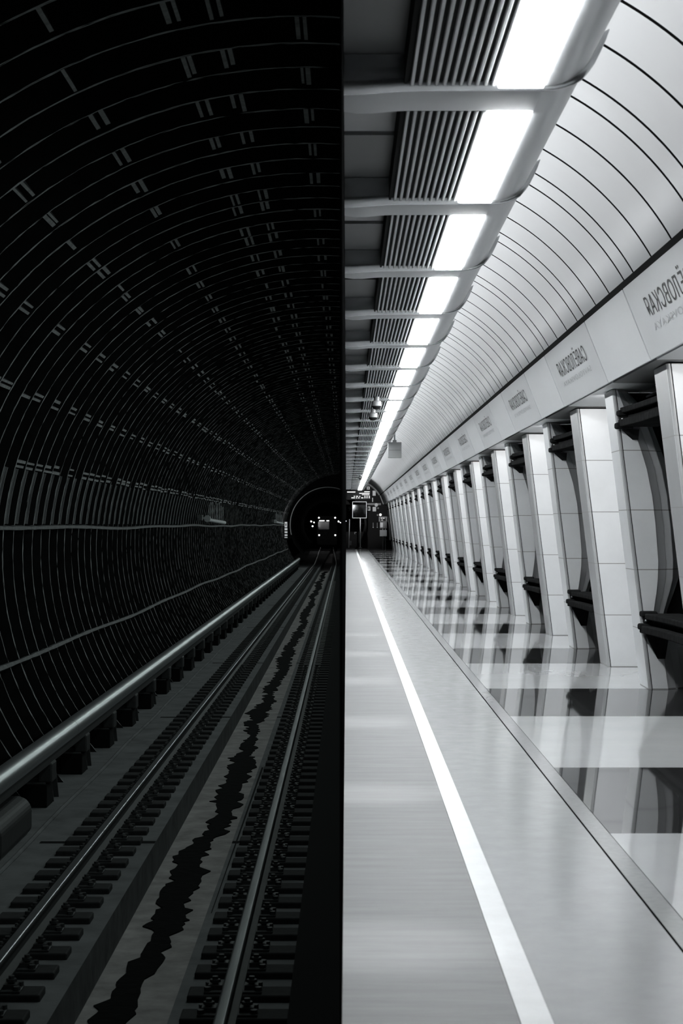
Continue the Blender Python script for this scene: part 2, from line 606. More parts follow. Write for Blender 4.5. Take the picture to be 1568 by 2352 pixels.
def flange_beam(zc, upper):
    """ribbed iron arch segment spanning one opening, nose lapping onto the curved pylon"""
    e = empty('iron_beam')

    def bar(xa, xb, za, zb, nose, sag):
        b = MB()
        rings = []
        for i in range(9):
            t = i / 8
            yy = ysp0 + (nose - ysp0) * t
            dz = sag * (t ** 2)
            rings.append([(xa, yy, za + dz), (xb, yy, za + dz), (xb, yy, zb + dz), (xa, yy, zb + dz)])
        b.loft(rings, 0)
        return b
    s = 1 if upper else -1
    x = interp(XR, zc) - 0.10
    sg = 0.03 * s
    bevel(bar(x + 0.02, x + 0.42, H(zc + 0.09 * 0.57), H(zc + 0.20 * 0.57), -0.03, sg).build('upper_flange', M['beam'], e), 0.012)
    bevel(bar(x - (0.0 if upper else .02), x + 0.42, H(zc - 0.17 * 0.57), H(zc - 0.03 * 0.57), -0.03, sg).build('lower_flange', M['beam'], e), 0.012)
    bevel(bar(x + 0.09, x + 0.40, H(zc - 0.04 * 0.57), H(zc + 0.10 * 0.57), -0.06, sg).build('web_plate', M['beam'], e), 0.008)
    b = MB()
    b.box(x - 0.02, x + 0.16, -0.16, -0.002, H(zc + 0.085 * 0.57), H(zc + 0.195 * 0.57))
    b.box(x - 0.04, x + 0.15, -0.16, -0.002, H(zc - 0.16 * 0.57), H(zc - 0.04 * 0.57))
    b.box(x + 0.02, x + 0.14, -0.13, -0.002, H(zc - 0.05 * 0.57), H(zc + 0.10 * 0.57))
    eb = bevel(b.build('end_block', M['beam'], e), 0.02)
    for q in (0.03, 0.13):
        b = MB()
        b.ball((x + q, -0.160, H(zc + 0.02 * 0.57)), 0.014)
        b.build('bolt', M['steel'], eb)
    b = MB()
    if upper:
        b.loft([[(x + 0.04, -0.10, H(zc - 0.17 * 0.57)), (x + 0.22, -0.10, H(zc - 0.17 * 0.57)), (x + 0.22, -0.01, H(zc - 0.17 * 0.57)), (x + 0.04, -0.01, H(zc - 0.17 * 0.57))],
                [(x + 0.16, -0.03, H(zc - 0.36 * 0.57)), (x + 0.22, -0.03, H(zc - 0.36 * 0.57)), (x + 0.22, -0.005, H(zc - 0.36 * 0.57)), (x + 0.16, -0.005, H(zc - 0.36 * 0.57))]])
    else:
        b.loft([[(x + 0.02, -0.10, H(zc - 0.17 * 0.57)), (x + 0.30, -0.10, H(zc - 0.17 * 0.57)), (x + 0.30, -0.01, H(zc - 0.17 * 0.57)), (x + 0.02, -0.01, H(zc - 0.17 * 0.57))],
                [(x + 0.18, -0.04, H(zc - 0.72 * 0.57)), (x + 0.26, -0.04, H(zc - 0.72 * 0.57)), (x + 0.26, -0.005, H(zc - 0.72 * 0.57)), (x + 0.18, -0.005, H(zc - 0.72 * 0.57))]])
    b.build('gusset', M['beam'], e)
    return e


BU, BL = flange_beam(1.125, True), flange_beam(-1.055, False)
for k in range(NP):
    for p, w in ((BU, 'high'), (BL, 'low')):
        a = p if k == 0 else copy_tree(p)
        a.location = (0, 20.4 + BAY * k, 0)
        tag(a, 'dark ribbed iron beam running %s across the opening, %s opening from the near end' % (w, ordinal(k + 1)), 'beam', 'iron beams across the openings, %s' % w)
# upper rail and loose wire seen in the nearest opening
for k in range(4):
    b = MB()
    b.tube([(3.25, 17.75 + BAY * k, H(1.40)), (3.25, 20.25 + BAY * k, H(1.38))], 0.012, 6)
    tag(b.build('conduit_pipe', M['grey']), 'thin grey conduit under the soffit of the %s opening from the near end' % ordinal(k + 1), 'pipe', 'soffit conduits')
b = MB()
b.tube([(3.35 + 0.02 * math.sin(i), 17.8 + i * 0.16, H(1.245 + 0.022 * math.sin(i * 1.9) + 0.01 * math.sin(i * 3.3))) for i in range(15)], 0.005, 6)
tag(b.build('loose_wire', M['grey']), 'thin wavy loose wire above the high iron beam in the nearest opening', 'wire')

# ================================================================== ceiling canopy modules with lamps
PITCH = 3.325


def curve_edge(o=0.0):
    return [(0.985, 2.18 + o), (1.03, 2.182 + o), (1.075, 2.192 + o), (1.115, 2.21 + o), (1.15, 2.235 + o), (1.18, 2.265 + o), (1.205, 2.30 + o), (1.222, 2.335 + o)]


def canopy():
    e = empty('ceiling_canopy')
    # rib: rounded fin across the canopy, tip curling up beyond the lamp edge
    low = [(-0.012, 2.142), (0.08, 2.145), (0.16, 2.151), (0.28, 2.160), (0.45, 2.163), (0.70, 2.163), (0.985, 2.163), (1.04, 2.166), (1.09, 2.176), (1.135, 2.193), (1.175, 2.217), (1.21, 2.257), (1.24, 2.30), (1.27, 2.36), (1.295, 2.415), (1.31, 2.46)]
    top = [(-0.012, 2.337), (0.08, 2.337), (0.16, 2.337), (0.28, 2.337), (0.45, 2.337), (0.70, 2.337), (0.985, 2.28), (1.03, 2.262), (1.07, 2.272), (1.11, 2.29), (1.145, 2.315), (1.18, 2.345), (1.21, 2.38), (1.245, 2.42), (1.275, 2.445), (1.305, 2.462)]
    rings = []
    for (lx, lz), (tx, tz) in zip(low, top):
        dx, dz = tx - lx, tz - lz
        ring = []
        for (yy, f) in ((-0.055, 1.0), (-0.055, 0.35), (-0.048, 0.14), (-0.03, 0.02), (-0.012, 0.0), (0.004, 0.08), (0.01, 0.25), (0.01, 1.0)):
            ring.append((lx + dx * f, yy, H(lz + dz * f)))
        rings.append(ring)
    b = MB()
    b.loft(rings, 0, True, True, True)
    b.build('rib', M['alu_rib'], e)
    b = MB()
    prof = [(-0.012, 2.172), (0.06, 2.162), (0.14, 2.163), (0.24, 2.173), (0.32, 2.177), (0.985, 2.178), (0.985, 2.30), (-0.012, 2.30)]
    b.loft([[(x, yy, H(z)) for x, z in prof] for yy in (0.004, 0.50)] + [[(x, 0.53, H(z + (0.012 if z < 2.2 else 0))) for x, z in prof]], 0, True, True, True)
    b.build('cross_band', M['band'], e)
    b = MB()
    b.loft([[(x, yy, H(z)) for x, z in curve_edge()] for yy in (0.0, PITCH - 0.05)], 0, False, False, True)
    b.loft([[(x, yy, H(z + .02)) for x, z in curve_edge()] for yy in (0.0, PITCH - 0.05)], 0, False, False, True)
    b.face([(1.222, 0, H(2.335)), (1.222, PITCH - .05, H(2.335)), (1.10, PITCH - .05, H(2.47)), (1.10, 0, H(2.47))])
    b.build('edge_panel', M['alu'], e)
    b = MB()
    b.box(0.752, 0.980, 0.575, PITCH - 0.062, H(2.164), H(2.20))
    bevel(b.build('light_panel', M['lamp'], e), 0.008)
    b = MB()
    for i in range(11):
        x = 0.318 + i * 0.0405
        prof = [(x, 2.186), (x + 0.003, 2.181), (x + 0.015, 2.181), (x + 0.018, 2.186), (x + 0.018, 2.203), (x, 2.203)]
        b.prism([(p, H(q)) for p, q in prof], 0.535, PITCH - 0.02)
    b.build('louvre', M['slat'], e)
    b = MB()
    b.box(0.295, 0.744, 0.0, PITCH, H(2.203), H(2.215))
    b.box(0.288, 0.300, 0.53, PITCH - 0.012, H(2.19), H(2.42))
    b.build('louvre_tray', M['joint'], e)
    b = MB()
    b.box(-0.012, 0.288, 0.53, 1.88, H(2.36), H(2.38), 0)
    b.box(-0.012, 0.288, 1.90, PITCH, H(2.34), H(2.38), 1)
    b.build('recess_panel', [M['recess'], M['recess2']], e)
    b = MB()
    b.box(-0.012, 1.10, 0, PITCH, H(2.46), H(2.48))
    b.build('housing', M['recess'], e)  # unseen cover added to stop light leaking down from above
    return e


C0 = canopy()
NC = 0
for k in range(-1, 33):
    NC += 1
    a = C0 if NC == 1 else copy_tree(C0)
    a.location = (0, 9.36 + PITCH * k, 0)
    tag(a, 'metal ceiling canopy module with lit lamp strip and louvre, %s of the row in view' % ordinal(k + 2), 'ceiling light', 'ceiling canopy modules')

# domes under the louvre
def dome(loc, r, label):
    e = empty('dome_speaker', loc)
    b = MB()
    b.tube([(0, 0, 0.16), (0, 0, 0.09)], r * 0.5, 14)
    b.tube([(0, 0, 0.09), (0, 0, 0.07), (0, 0, 0.0)], [r * 0.7, r, r], 18)
    b.build('housing', M['grey'], e)
    b = MB()
    b.ball((0, 0, 0), r * 0.92, 0, 14, (1, 1, 0.8))
    b.build('dome_cover', M['screen'], e)
    tag(e, label, 'speaker', 'domes under the canopy louvres')


dome((0.515, 32.0, H(2.02)), 0.085, 'dark glass dome hanging below the canopy louvre, larger and first of the three')
dome((0.505, 35.4, H(2.02)), 0.085, 'dark dome hanging below the canopy louvre, second of the three, just beyond the first')
dome((0.62, 83.0, H(2.03)), 0.085, 'small distant dome hanging below the far canopy louvres')

# grey display box hung beside the canopy
e = empty('hanging_display', (1.29, 50, H(1.98)))
b = MB()
b.box(-0.18, 0.185, -0.02, 0.12, -0.21, 0.21)
bevel(b.build('case', M['grey'], e), 0.012)
b = MB()
b.box(-0.155, 0.16, -0.024, -0.018, -0.006, 0.0)
b.build('seam', M['joint'], e)
b = MB()
b.box(-0.05, 0.05, 0.0, 0.1, 0.2, 0.27)
b.box(-0.02, 0.02, 0.03, 0.07, 0.26, 0.62)
b.build('hanger', M['grey'], e)
tag(e, 'grey box-shaped display hanging beside the lamp canopy under the vault', 'display')

# added lights above the canopy, no fixtures, brightening the vault
for i in range(8):
    L = bpy.data.lights.new('vault_fill', 'AREA')
    L.shape = 'RECTANGLE'
    L.size = 0.12
    L.size_y = 15.0
    L.energy = 120
    o = bpy.data.objects.new('vault_fill', L)
    o.location = (0.35, 3.0 + 15 * i + 7.5, H(2.62))
    o.rotation_euler = (0, math.radians(-100), 0)
    COL.objects.link(o)

# ================================================================== items at the platform's far end
D1 = 139.0


def P(zx, zy, d=D1):
    return at(785 + zx / 12.06, 1110 + zy / 12.06, d)


def zbox(b, x0, x1, y0, y1, d, depth, mi=0):
    p, q = P(x0, y1, d), P(x1, y0, d)
    b.box(p.x, q.x, d, d + depth, p.z, q.z, mi)


def one(name, x0, x1, y0, y1, m, label, cat, d=D1, depth=0.05, bev=0.004):
    b = MB()
    zbox(b, x0, x1, y0, y1, d, depth)
    o = b.build(name, m)
    if bev:
        bevel(o, bev)
    return tag(o, label, cat)


DE = Y_END - 0.06
DB = 122.0
e = empty('information_board')
b = MB()
zbox(b, 112, 812, 180, 462, DB, 0.12)
bo = bevel(b.build('board', M['screen'], e), 0.03)
for r in ((145, 370, 231, 254), (620, 770, 226, 243), (480, 765, 271, 290), (555, 762, 312, 326)):
    b = MB()
    zbox(b, *r, DB - 0.004, 0.004)
    b.build('text_line', M['glow'], bo)
for x0, x1, yy in ((330, 358, 362), (390, 446, 362), (480, 506, 362), (622, 652, 362), (680, 710, 362), (740, 772, 362), (262, 360, 405), (388, 420, 405), (448, 486, 405), (530, 590, 405), (622, 652, 402), (680, 710, 402), (740, 772, 402)):
    b = MB()
    zbox(b, x0, x1, yy - 11, yy + 9, DB - 0.004, 0.004)
    b.build('character', M['glow'], bo)
b = MB()
p, q = P(190, 182, DB), P(720, 182, DB)
for pp in (p, q):
    b.tube([(pp.x, DB + 0.06, pp.z - 0.01), (pp.x, DB + 0.06, H(2.95))], 0.02, 8)
b.build('hanger', M['grey'], e)
tag(e, 'black hanging information board with white lines of text at the platform end', 'sign')

# mirror on a pole
e = empty('platform_mirror', P(508, 1786, D1 - 1))
o3 = e.location
b = MB()
c0, c1 = P(300, 955, D1 - 1) - o3, P(672, 520, D1 - 1) - o3
b.box(c0.x, c1.x, 0.0, 0.02, c0.z, c1.z)
b.build('mirror_glass', M['mirror'], e)
b = MB()
w = 0.035
b.box(c0.x - w, c0.x, -0.01, 0.04, c0.z - w, c1.z + w)
b.box(c1.x, c1.x + w, -0.01, 0.04, c0.z - w, c1.z + w)
b.box(c0.x - w, c1.x + w, -0.01, 0.04, c0.z - w, c0.z)
b.box(c0.x - w, c1.x + w, -0.01, 0.04, c1.z, c1.z + w)
b.box(c0.x, c1.x, 0.02, 0.04, c0.z, c1.z)
bevel(b.build('frame', M['white_paint'], e), 0.006)
b = MB()
b.tube([(0, 0.03, 0), (0, 0.03, c0.z)], 0.035, 10)
b.tube([(0, 0.03, 0), (0, 0.03, 0.03)], 0.11, 12)
b.build('pole', M['white_paint'], e)
tag(e, 'square dark mirror in a white frame on a thin white pole at the platform end', 'mirror')

# number sign "9" beside the mirror
e = empty('number_sign', P(217, 700, DE))
b = MB()
b.box(-0.17, 0.14, 0, 0.03, -0.24, 0.22)
b.build('plate', M['dark'], e)
put_text('9', Vector((-0.01, -0.004, -0.17)), Vector((1, 0, 0)), Vector((0, 0, 1)), 0.17, 0.32, 'digit', M['white_paint'], e)
tag(e, 'dark sign with a white digit 9 on the end wall beside the mirror', 'sign')


def framed(x0, x1, y0, y1, label, mark):
    e = empty('framed_sign', P((x0 + x1) / 2, (y0 + y1) / 2, DE))
    b = MB()
    q = P(x1, y0, DE) - e.location
    b.box(-q.x, q.x, 0, 0.04, -q.z, q.z)
    bevel(b.build('plate', M['white_paint'], e), 0.006)
    b = MB()
    for r in mark:
        b.box(r[0] * q.x, r[1] * q.x, -0.006, 0.0, r[2] * q.z, r[3] * q.z)
    b.build('pictogram', M['letter'], e)
    tag(e, label, 'sign')


framed(700, 785, 642, 758, 'white framed sign with a dark upright mark, right beside the mirror', [(-0.45, 0.45, -0.6, 0.6)])
framed(690, 770, 92, 172, 'small white sign with a dark figure high under the end of the vault', [(-0.3, 0.3, -0.6, 0.2), (-0.15, 0.15, 0.2, 0.6)])
one('notice_plate', 848, 934, 205, 345, M['white_paint'], 'blank white plate high on the end wall beside the vault curve', 'sign', DE, 0.04)
one('notice_plate', 850, 946, 655, 780, M['white_paint'], 'blank white square plate under the pale round disc on the end wall', 'sign', DE, 0.04)
one('lamp_tube', 836, 860, 400, 515, M['white_paint'], 'short upright white tube on the end wall beside the information board', 'tube', DE, 0.04)
one('cable_duct', 690, 1080, 550, 606, M['grey'], 'grey horizontal duct across the end wall behind the round disc', 'duct', DE, 0.05)
one('door_label', 530, 642, 1090, 1132, M['grey'], 'small grey label plate on the end wall beside the mirror pole', 'sign', DE, 0.02)


def disc(zx, zy, r, m, name, label, cat):
    b = MB()
    c = P(zx, zy, DE - 0.06)
    b.tube([c + Vector((0, 0.05, 0)), c], [r * 1.05, r], 20)
    tag(b.build(name, m), label, cat)


disc(952, 600, 0.125, M['white_paint'], 'round_sign', 'large pale round disc on the end wall over the grey duct', 'sign')
disc(1000, 688, 0.07, M['grey'], 'round_gauge', 'small dim round gauge right of the white square plate', 'gauge')
disc(988, 880, 0.065, M['grey'], 'round_lamp', 'dim grey round lamp left of the bright round lamp', 'lamp')
disc(1066, 872, 0.09, M['glow'], 'round_lamp', 'bright round lamp just above the grey call point', 'lamp')
for zx, w_ in ((865, 'left'), (978, 'right')):
    e = empty('wall_handle', P(zx, 1150, DE))
    b = MB()
    b.box(-0.03, 0.03, -0.02, 0.05, -0.12, 0.16)
    bevel(b.build('handle', M['grey'], e), 0.008)
    b = MB()
    b.ball((0, -0.02, -0.19), 0.045)
    b.build('knob', M['white_paint'], e)
    tag(e, '%s one of two small upright grey handles on the end wall' % w_, 'handle')
b = MB()
p = P(345, 1410, DE)
q = P(405, 1350, DE)
b.box(p.x, p.x + 0.06, DE, DE + 0.04, p.z, q.z)
b.box(p.x, q.x, DE - 0.03, DE + 0.02, q.z - 0.05, q.z)
tag(b.build('door_lever', M['grey']), 'small grey lever on the dark end wall left of the mirror pole', 'handle')

# call point on two legs
e = empty('call_point', (P(1150, 1786, D1).x, D1, 0))
ox = e.location.x


def part(name, m, rects, depth, d=0.0, bev=0.01, par=None):
    b = MB()
    for x0, x1, y0, y1 in rects:
        p, q = P(x0, y1, D1), P(x1, y0, D1)
        b.box(p.x - ox, q.x - ox, d, d + depth, p.z, q.z)
    return bevel(b.build(name, m, par or e), bev)


hd = part('head', M['grey'], [(1022, 1255, 922, 1062)], 0.2)
part('screen', M['screen'], [(1055, 1212, 952, 1045)], 0.02, -0.015, par=hd)
part('screen_text', M['glow'], [(1075, 1120, 962, 975), (1135, 1160, 962, 975), (1170, 1182, 962, 975), (1085, 1135, 1012, 1020)], 0.004, -0.019, 0, par=hd)
bd = part('body', M['grey'], [(1050, 1245, 1068, 1252)], 0.18)
part('notice', M['white_paint'], [(1062, 1136, 1092, 1220)], 0.01, -0.008, 0, par=bd)
part('lower_box', M['steel'], [(1046, 1244, 1292, 1470)], 0.22, -0.03)
for x0 in (1132, 1204):
    b = MB()
    p, q = P(x0, 1470, D1), P(x0, 1060, D1)
    b.tube([(p.x - ox, 0.1, 0.0), (p.x - ox, 0.1, q.z)], 0.022, 8)
    b.build('leg', M['white_paint'], e)
tag(e, 'grey passenger call point of stacked boxes on two thin legs', 'call point')

# slim gate post beside the platform edge
e = empty('gate_post', P(190, 1786, D1))
b = MB()
t = P(212, 1020, D1) - e.location
b.tube([(0, 0, 0), (t.x * 0.6, 0, t.z * 0.6), (t.x, 0, t.z)], 0.028, 8)
b.build('post', M['white_paint'], e)
b = MB()
b.ball((t.x, 0, t.z + 0.03), 0.045)
b.build('finial', M['white_paint'], e)
b = MB()
b.box(0.06, 0.2, -0.03, 0.08, 0.18, 0.52)
bevel(b.build('lock_box', M['grey'], e), 0.01)
tag(e, 'slim pale post with a grey lock box at the far platform edge', 'post')
# pale return wall at the right end
b = MB()
p, q = P(1310, 1570, D1), P(1440, 1080, D1)
b.loft([[(p.x, D1, p.z), (q.x + 0.05, D1, p.z - 0.1), (q.x + 0.05, D1 + 0.15, p.z - 0.1), (p.x, D1 + 0.15, p.z)], [(p.x - 0.1, D1, H(1.4)), (q.x - 0.3, D1, H(1.4)), (q.x - 0.3, D1 + 0.15, H(1.4)), (p.x - 0.1, D1 + 0.15, H(1.4))]])
tag(b.build('return_panel', M['marble_shaded']), 'pale grey panel on the end wall next to the last pylon', 'wall panel')

# ================================================================== TRACK TUNNEL: the setting
CX, CZ, R0, R1 = -0.332, -0.416, 4.10, 4.36


def phi_of(dx, dz):
    """angle on the lining hit by the ray (dx, dz) from the camera axis"""
    l = math.hypot(dx, dz)
    dx, dz = dx / l, dz / l
    bq = -(dx * CX + dz * CZ)
    t = -bq + math.sqrt(bq * bq - (CX * CX + CZ * CZ - R0 * R0))
    return math.atan2(t * dz - CZ, t * dx - CX) % (2 * math.pi)


def ray_deg(a):
    return phi_of(-math.sin(math.radians(a)), math.cos(math.radians(a)))


PH0, PH1 = math.radians(85.5), math.radians(222.0)
NPH = 120
PHS = [PH0 + (PH1 - PH0) * i / NPH for i in range(NPH + 1)]
PER = 0.755
tb = MB()
rows, rowlip = [], []
yk = 13.58 - 6 * PER
ring_y = []
while yk < Y_PORT:
    ring_y.append(yk)
    w_ = random.uniform(0.017, 0.027)
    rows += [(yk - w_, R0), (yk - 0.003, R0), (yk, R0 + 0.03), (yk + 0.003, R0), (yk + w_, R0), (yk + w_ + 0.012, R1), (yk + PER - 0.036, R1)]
    yk += PER
nrow = len(rows)
COS, SIN = [math.cos(a) for a in PHS], [math.sin(a) for a in PHS]
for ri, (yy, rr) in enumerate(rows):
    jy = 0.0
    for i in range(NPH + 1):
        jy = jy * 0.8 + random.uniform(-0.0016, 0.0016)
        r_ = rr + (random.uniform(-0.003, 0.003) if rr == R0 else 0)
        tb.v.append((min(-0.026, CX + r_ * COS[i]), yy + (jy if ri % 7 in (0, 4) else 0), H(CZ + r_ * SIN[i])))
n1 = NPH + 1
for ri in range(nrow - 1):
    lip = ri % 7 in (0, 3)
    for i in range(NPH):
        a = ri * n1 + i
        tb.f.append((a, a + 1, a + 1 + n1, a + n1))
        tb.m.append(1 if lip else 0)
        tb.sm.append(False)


def arc_bar(yc0, yc1, ph, width, ra, rb, mi):
    """longitudinal flange between two ring flanges"""
    h = width / 2 / R0
    pts = []
    for r_ in (ra, rb):
        for q in (ph - h, ph + h):
            pts.append((CX + r_ * math.cos(q), H(CZ + r_ * math.sin(q))))
    a, b, c, d = pts[0], pts[1], pts[3], pts[2]
    tb.loft([[(p[0], yy, p[1]) for p in (a, b, c, d)] for yy in (yc0, yc1)], mi)


setO = [5.2, 31.4, 56.0, 79.5]
setE = [14.3, 19.0, 44.1, 67.7]
par = 0
for yk in ring_y:
    par = par ^ 1 if random.random() < 0.86 else par
    for a in (setO if par else setE) + ([79.5] if par == 0 and random.random() < 0.6 else []):
        ph = ray_deg(a)
        for s_, w_ in ((-0.036, 0.038), (0.036, 0.038)):
            if random.random() < 0.06:
                continue
            arc_bar(yk + 0.03, yk + PER - 0.03 - random.uniform(0, 0.15), ph + s_ / R0 + random.uniform(-.004, .004), w_ * random.uniform(0.6, 1.1), R0 + random.uniform(0.0, 0.02), R1, 2)
    # doubled thin ribs between the last joint row and the shelf at eye level
    pa, pb = ray_deg(80.5), ray_deg(90.0)
    for off in (0.25, 0.5):
        ws = [yk + PER * off - 0.008, yk + PER * off + 0.008]
        rg = []
        for i in range(11):
            q = pa + (pb - pa) * i / 10
            rg.append([(CX + r_ * math.cos(q), yy, H(CZ + r_ * math.sin(q))) for r_, yy in ((R0 + 0.02, ws[0]), (R0 + 0.02, ws[1]), (R0 + 0.10, ws[1]), (R0 + 0.10, ws[0]))])
        tb.loft(rg, 1)
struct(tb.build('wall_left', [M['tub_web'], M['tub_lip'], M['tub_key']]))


def lining_strip(name, a_mid, width, label):
    """dusty conduit shelf following the lining"""
    b = MB()
    rings = []
    yy = 11.0
    while yy < Y_PORT - 4:
        wob = 0.004 * math.sin(yy * 0.21) + 0.003 * math.sin(yy * 0.53 + 1)
        ph = phi_of(-math.cos(a_mid), math.sin(a_mid)) + wob
        h = width / 2 / R0 * random.uniform(0.8, 1.15)
        rings.append([(CX + r_ * math.cos(q), yy, H(CZ + r_ * math.sin(q))) for r_, q in ((R0 - 0.005, ph - h), (R0 - 0.05, ph - h * .7), (R0 - 0.055, ph + h * .7), (R0 - 0.01, ph + h))])
        yy += 0.3
    b.loft(rings, 0)
    return tag(b.build(name, M['conduit']), label, 'conduit')


lining_strip('cable_shelf', math.atan2(-9, 795), 0.065, 'dusty cable shelf running level along the tunnel wall at eye height')
lining_strip('cable_conduit', math.atan2(-334, 795), 0.065, 'dusty conduit low on the tunnel wall above the contact rail')

# portal wall round the running tunnel
PCX, PCZ, PR = -1.35, -0.06, 2.76
pw = MB()
NA = 64
ZB = -3.12
rin, rout = [], []
for i in range(NA + 1):
    q = math.radians(-20) + math.radians(220) * i / NA
    rin.append((PCX + PR * math.cos(q), H(PCZ + PR * math.sin(q))))
    rout.append((PCX + 7 * math.cos(q), H(PCZ + 7 * math.sin(q))))
for i in range(NA):
    pw.face([(rin[i][0], Y_PORT, rin[i][1]), (rin[i + 1][0], Y_PORT, rin[i + 1][1]), (min(rout[i + 1][0], -0.02) if rin[i + 1][0] < -0.02 else rout[i + 1][0], Y_PORT, rout[i + 1][1]), (rout[i][0], Y_PORT, rout[i][1])])
pw.v = [(min(x, -0.026) if x > -0.026 else x, yy, z) for x, yy, z in pw.v]
struct(pw.build('wall_portal', M['black']))
# running tunnel drifting to the left
tn = MB()


def drift(yy):
    return -0.95 * max(0.0, (yy - Y_PORT) / 102.0)


def tring(yy, r):
    return [(PCX - 0.15 * min(1, max(0, (yy - Y_PORT) / 20)) + drift(yy) + r * math.cos(math.radians(-50) + math.radians(280) * i / 48), yy, H(PCZ + r * math.sin(math.radians(-50) + math.radians(280) * i / 48))) for i in range(49)]


yy = Y_PORT
rg = []
while yy < 262:
    rr = 2.70
    rg += [tring(yy, rr), tring(yy + 0.06, rr), tring(yy + 0.07, rr + 0.15), tring(yy + 0.98, rr + 0.15)]
    yy += 1.0
tn.loft(rg, 0, False, False, True)
tn.face([(-7, 262, -3), (4, 262, -3), (4, 262, 6), (-7, 262, 6)], 1)
struct(tn.build('wall_tunnel', [M['tub_web'], M['black']]))
rim = MB()
rim.loft([[(PCX + r_ * math.cos(math.radians(70) + math.radians(125) * i / 60), yq, H(PCZ + r_ * math.sin(math.radians(70) + math.radians(125) * i / 60))) for r_, yq in ((PR, Y_PORT - 0.12), (PR + 0.05, Y_PORT - 0.12), (PR + 0.05, Y_PORT), (PR, Y_PORT))] for i in range(61)], 0)
struct(rim.build('trim_3', M['portal']))

# ---- track bed
BZ = -3.12
TZ = -3.44
tbed = MB()


def slab(x0, z0, x1, z1, mi, y0=9.0, y1=240.0):
    tbed.face([(x0, y0, H(z0)), (x1, y0, H(z1)), (x1, y1, H(z1)), (x0, y1, H(z0))], mi)


slab(-5.2, BZ, -1.87, BZ, 0)
slab(-1.87, BZ, -1.87, TZ, 2)
slab(-1.87, TZ, -1.12, TZ, 1)
slab(-1.12, TZ, -1.12, BZ, 2)
slab(-1.12, BZ, -0.33, BZ, 0)
slab(-0.33, BZ, -0.33, BZ + 0.35, 3)
slab(-0.33, BZ + 0.35, -0.03, BZ + 0.35, 3)
slab(-0.03, BZ + 0.35, -0.03, -1.9, 3, 9.0, Y_END + 100)
for yq in (18.3, 30.2, 42.0, 56.5, 72.0, 102.0):
    tbed.box(-3.0, -2.74, yq, yq + 0.10, H(BZ), H(BZ) + 0.004, 3)
    tbed.box(-2.0, -1.872, yq, yq + 0.12, H(BZ), H(BZ) + 0.004, 3)
    tbed.box(-1.118, -1.05, yq, yq + 0.12, H(BZ), H(BZ) + 0.004, 3)
# long thin crack beside the right rail
tbed.face([(-1.085, 15.0, H(BZ) + .003), (-1.078, 15, H(BZ) + .003), (-1.06, 24, H(BZ) + .003), (-1.085, 24, H(BZ) + .003)], 3)
struct(tbed.build('floor_track', [M['bed'], M['trough'], M['trough_side'], M['black']]))

# jagged wet strip in the drainage trough
sl = MB()
yq = 10.0
L_, R_ = [], []
lw, rw = 0.0, 0.0
while yq < Y_PORT - 2:
    st = random.uniform(0.06, 0.22) if yq < 60 else random.uniform(0.25, 0.6)
    lw = lw * 0.82 + random.uniform(-0.045, 0.045)
    rw = rw * 0.82 + random.uniform(-0.04, 0.04)
    mid = -1.53 + 0.05 * math.sin(yq * 0.33) + 0.03 * math.sin(yq * 0.9)
    L_.append((mid - 0.125 + lw + random.choice((0, 0, -0.02, 0.03, -0.05)), yq))
    R_.append((min(-1.2, mid + 0.12 + rw + random.choice((0, 0, 0.02, -0.03, 0.04))), yq))
    yq += st
for i in range(len(L_) - 1):
    z = H(TZ) + 0.012
    sl.face([(L_[i][0], L_[i][1], z), (R_[i][0], R_[i][1], z), (R_[i + 1][0], R_[i + 1][1], z), (L_[i + 1][0], L_[i + 1][1], z)])
    sl.face([(L_[i][0], L_[i][1], z - .012), (L_[i][0], L_[i][1], z), (L_[i + 1][0], L_[i + 1][1], z), (L_[i + 1][0], L_[i + 1][1], z - .012)])
    sl.face([(R_[i][0], R_[i][1], z), (R_[i][0], R_[i][1], z - .012), (R_[i + 1][0], R_[i + 1][1], z - .012), (R_[i + 1][0], R_[i + 1][1], z)])
o = tag(sl.build('drain_sludge', M['sludge']), 'jagged black wet strip along the drainage trough between the rails', 'sludge')

# ---- rails
def rail(xc, name, label, top):
    e = empty(name, (0, 9, 0))
    zt = H(-2.90)
    st = [9.0, Y_PORT, Y_PORT + 40, 239.0]
    body = [(-0.066, zt - 0.155), (0.066, zt - 0.155), (0.066, zt - 0.143), (0.012, zt - 0.125), (0.009, zt - 0.045), (0.035, zt - 0.034), (0.036, zt - 0.012), (-0.036, zt - 0.012), (-0.035, zt - 0.034), (-0.009, zt - 0.045), (-0.012, zt - 0.125), (-0.066, zt - 0.143)]
    rr_ = 0.013
    head = [(-0.036, zt - 0.020), (0.036, zt - 0.020)]
    head += [(0.036 - rr_ + rr_ * math.cos(math.radians(q)), zt - rr_ + rr_ * math.sin(math.radians(q))) for q in range(0, 91, 10)]
    head += [(-0.036 + rr_ + rr_ * math.cos(math.radians(q)), zt - rr_ + rr_ * math.sin(math.radians(q))) for q in range(90, 181, 10)]
    for nm, pr, m in (('rail_body', body, M['rail_side']), ('rail_head', head, top)):
        b = MB()
        b.loft([[(xc + x + drift(s_), s_ - 9.0, z) for x, z in pr] for s_ in st], 0, True, True, nm == 'rail_head')
        b.build(nm, m, e)
    tag(e, label, 'rail')


rail(-2.325, 'running_rail', 'running rail on the wall side with one thin bright line', M['rail_top'])
rail(-0.742, 'running_rail', 'running rail beside the platform, with broad dull head', M['rail_dull'])

# ---- half sleepers under each rail
def sleeper_mb(w, simple):
    b = MB()
    b.box(-w / 2, w / 2, -0.125, 0.125, H(BZ) - 0.02, H(-3.072))
    if simple:
        b.box(RO - 0.19, RO + 0.19, -0.09, 0.09, H(-3.072), H(-3.055), 1)
    return b


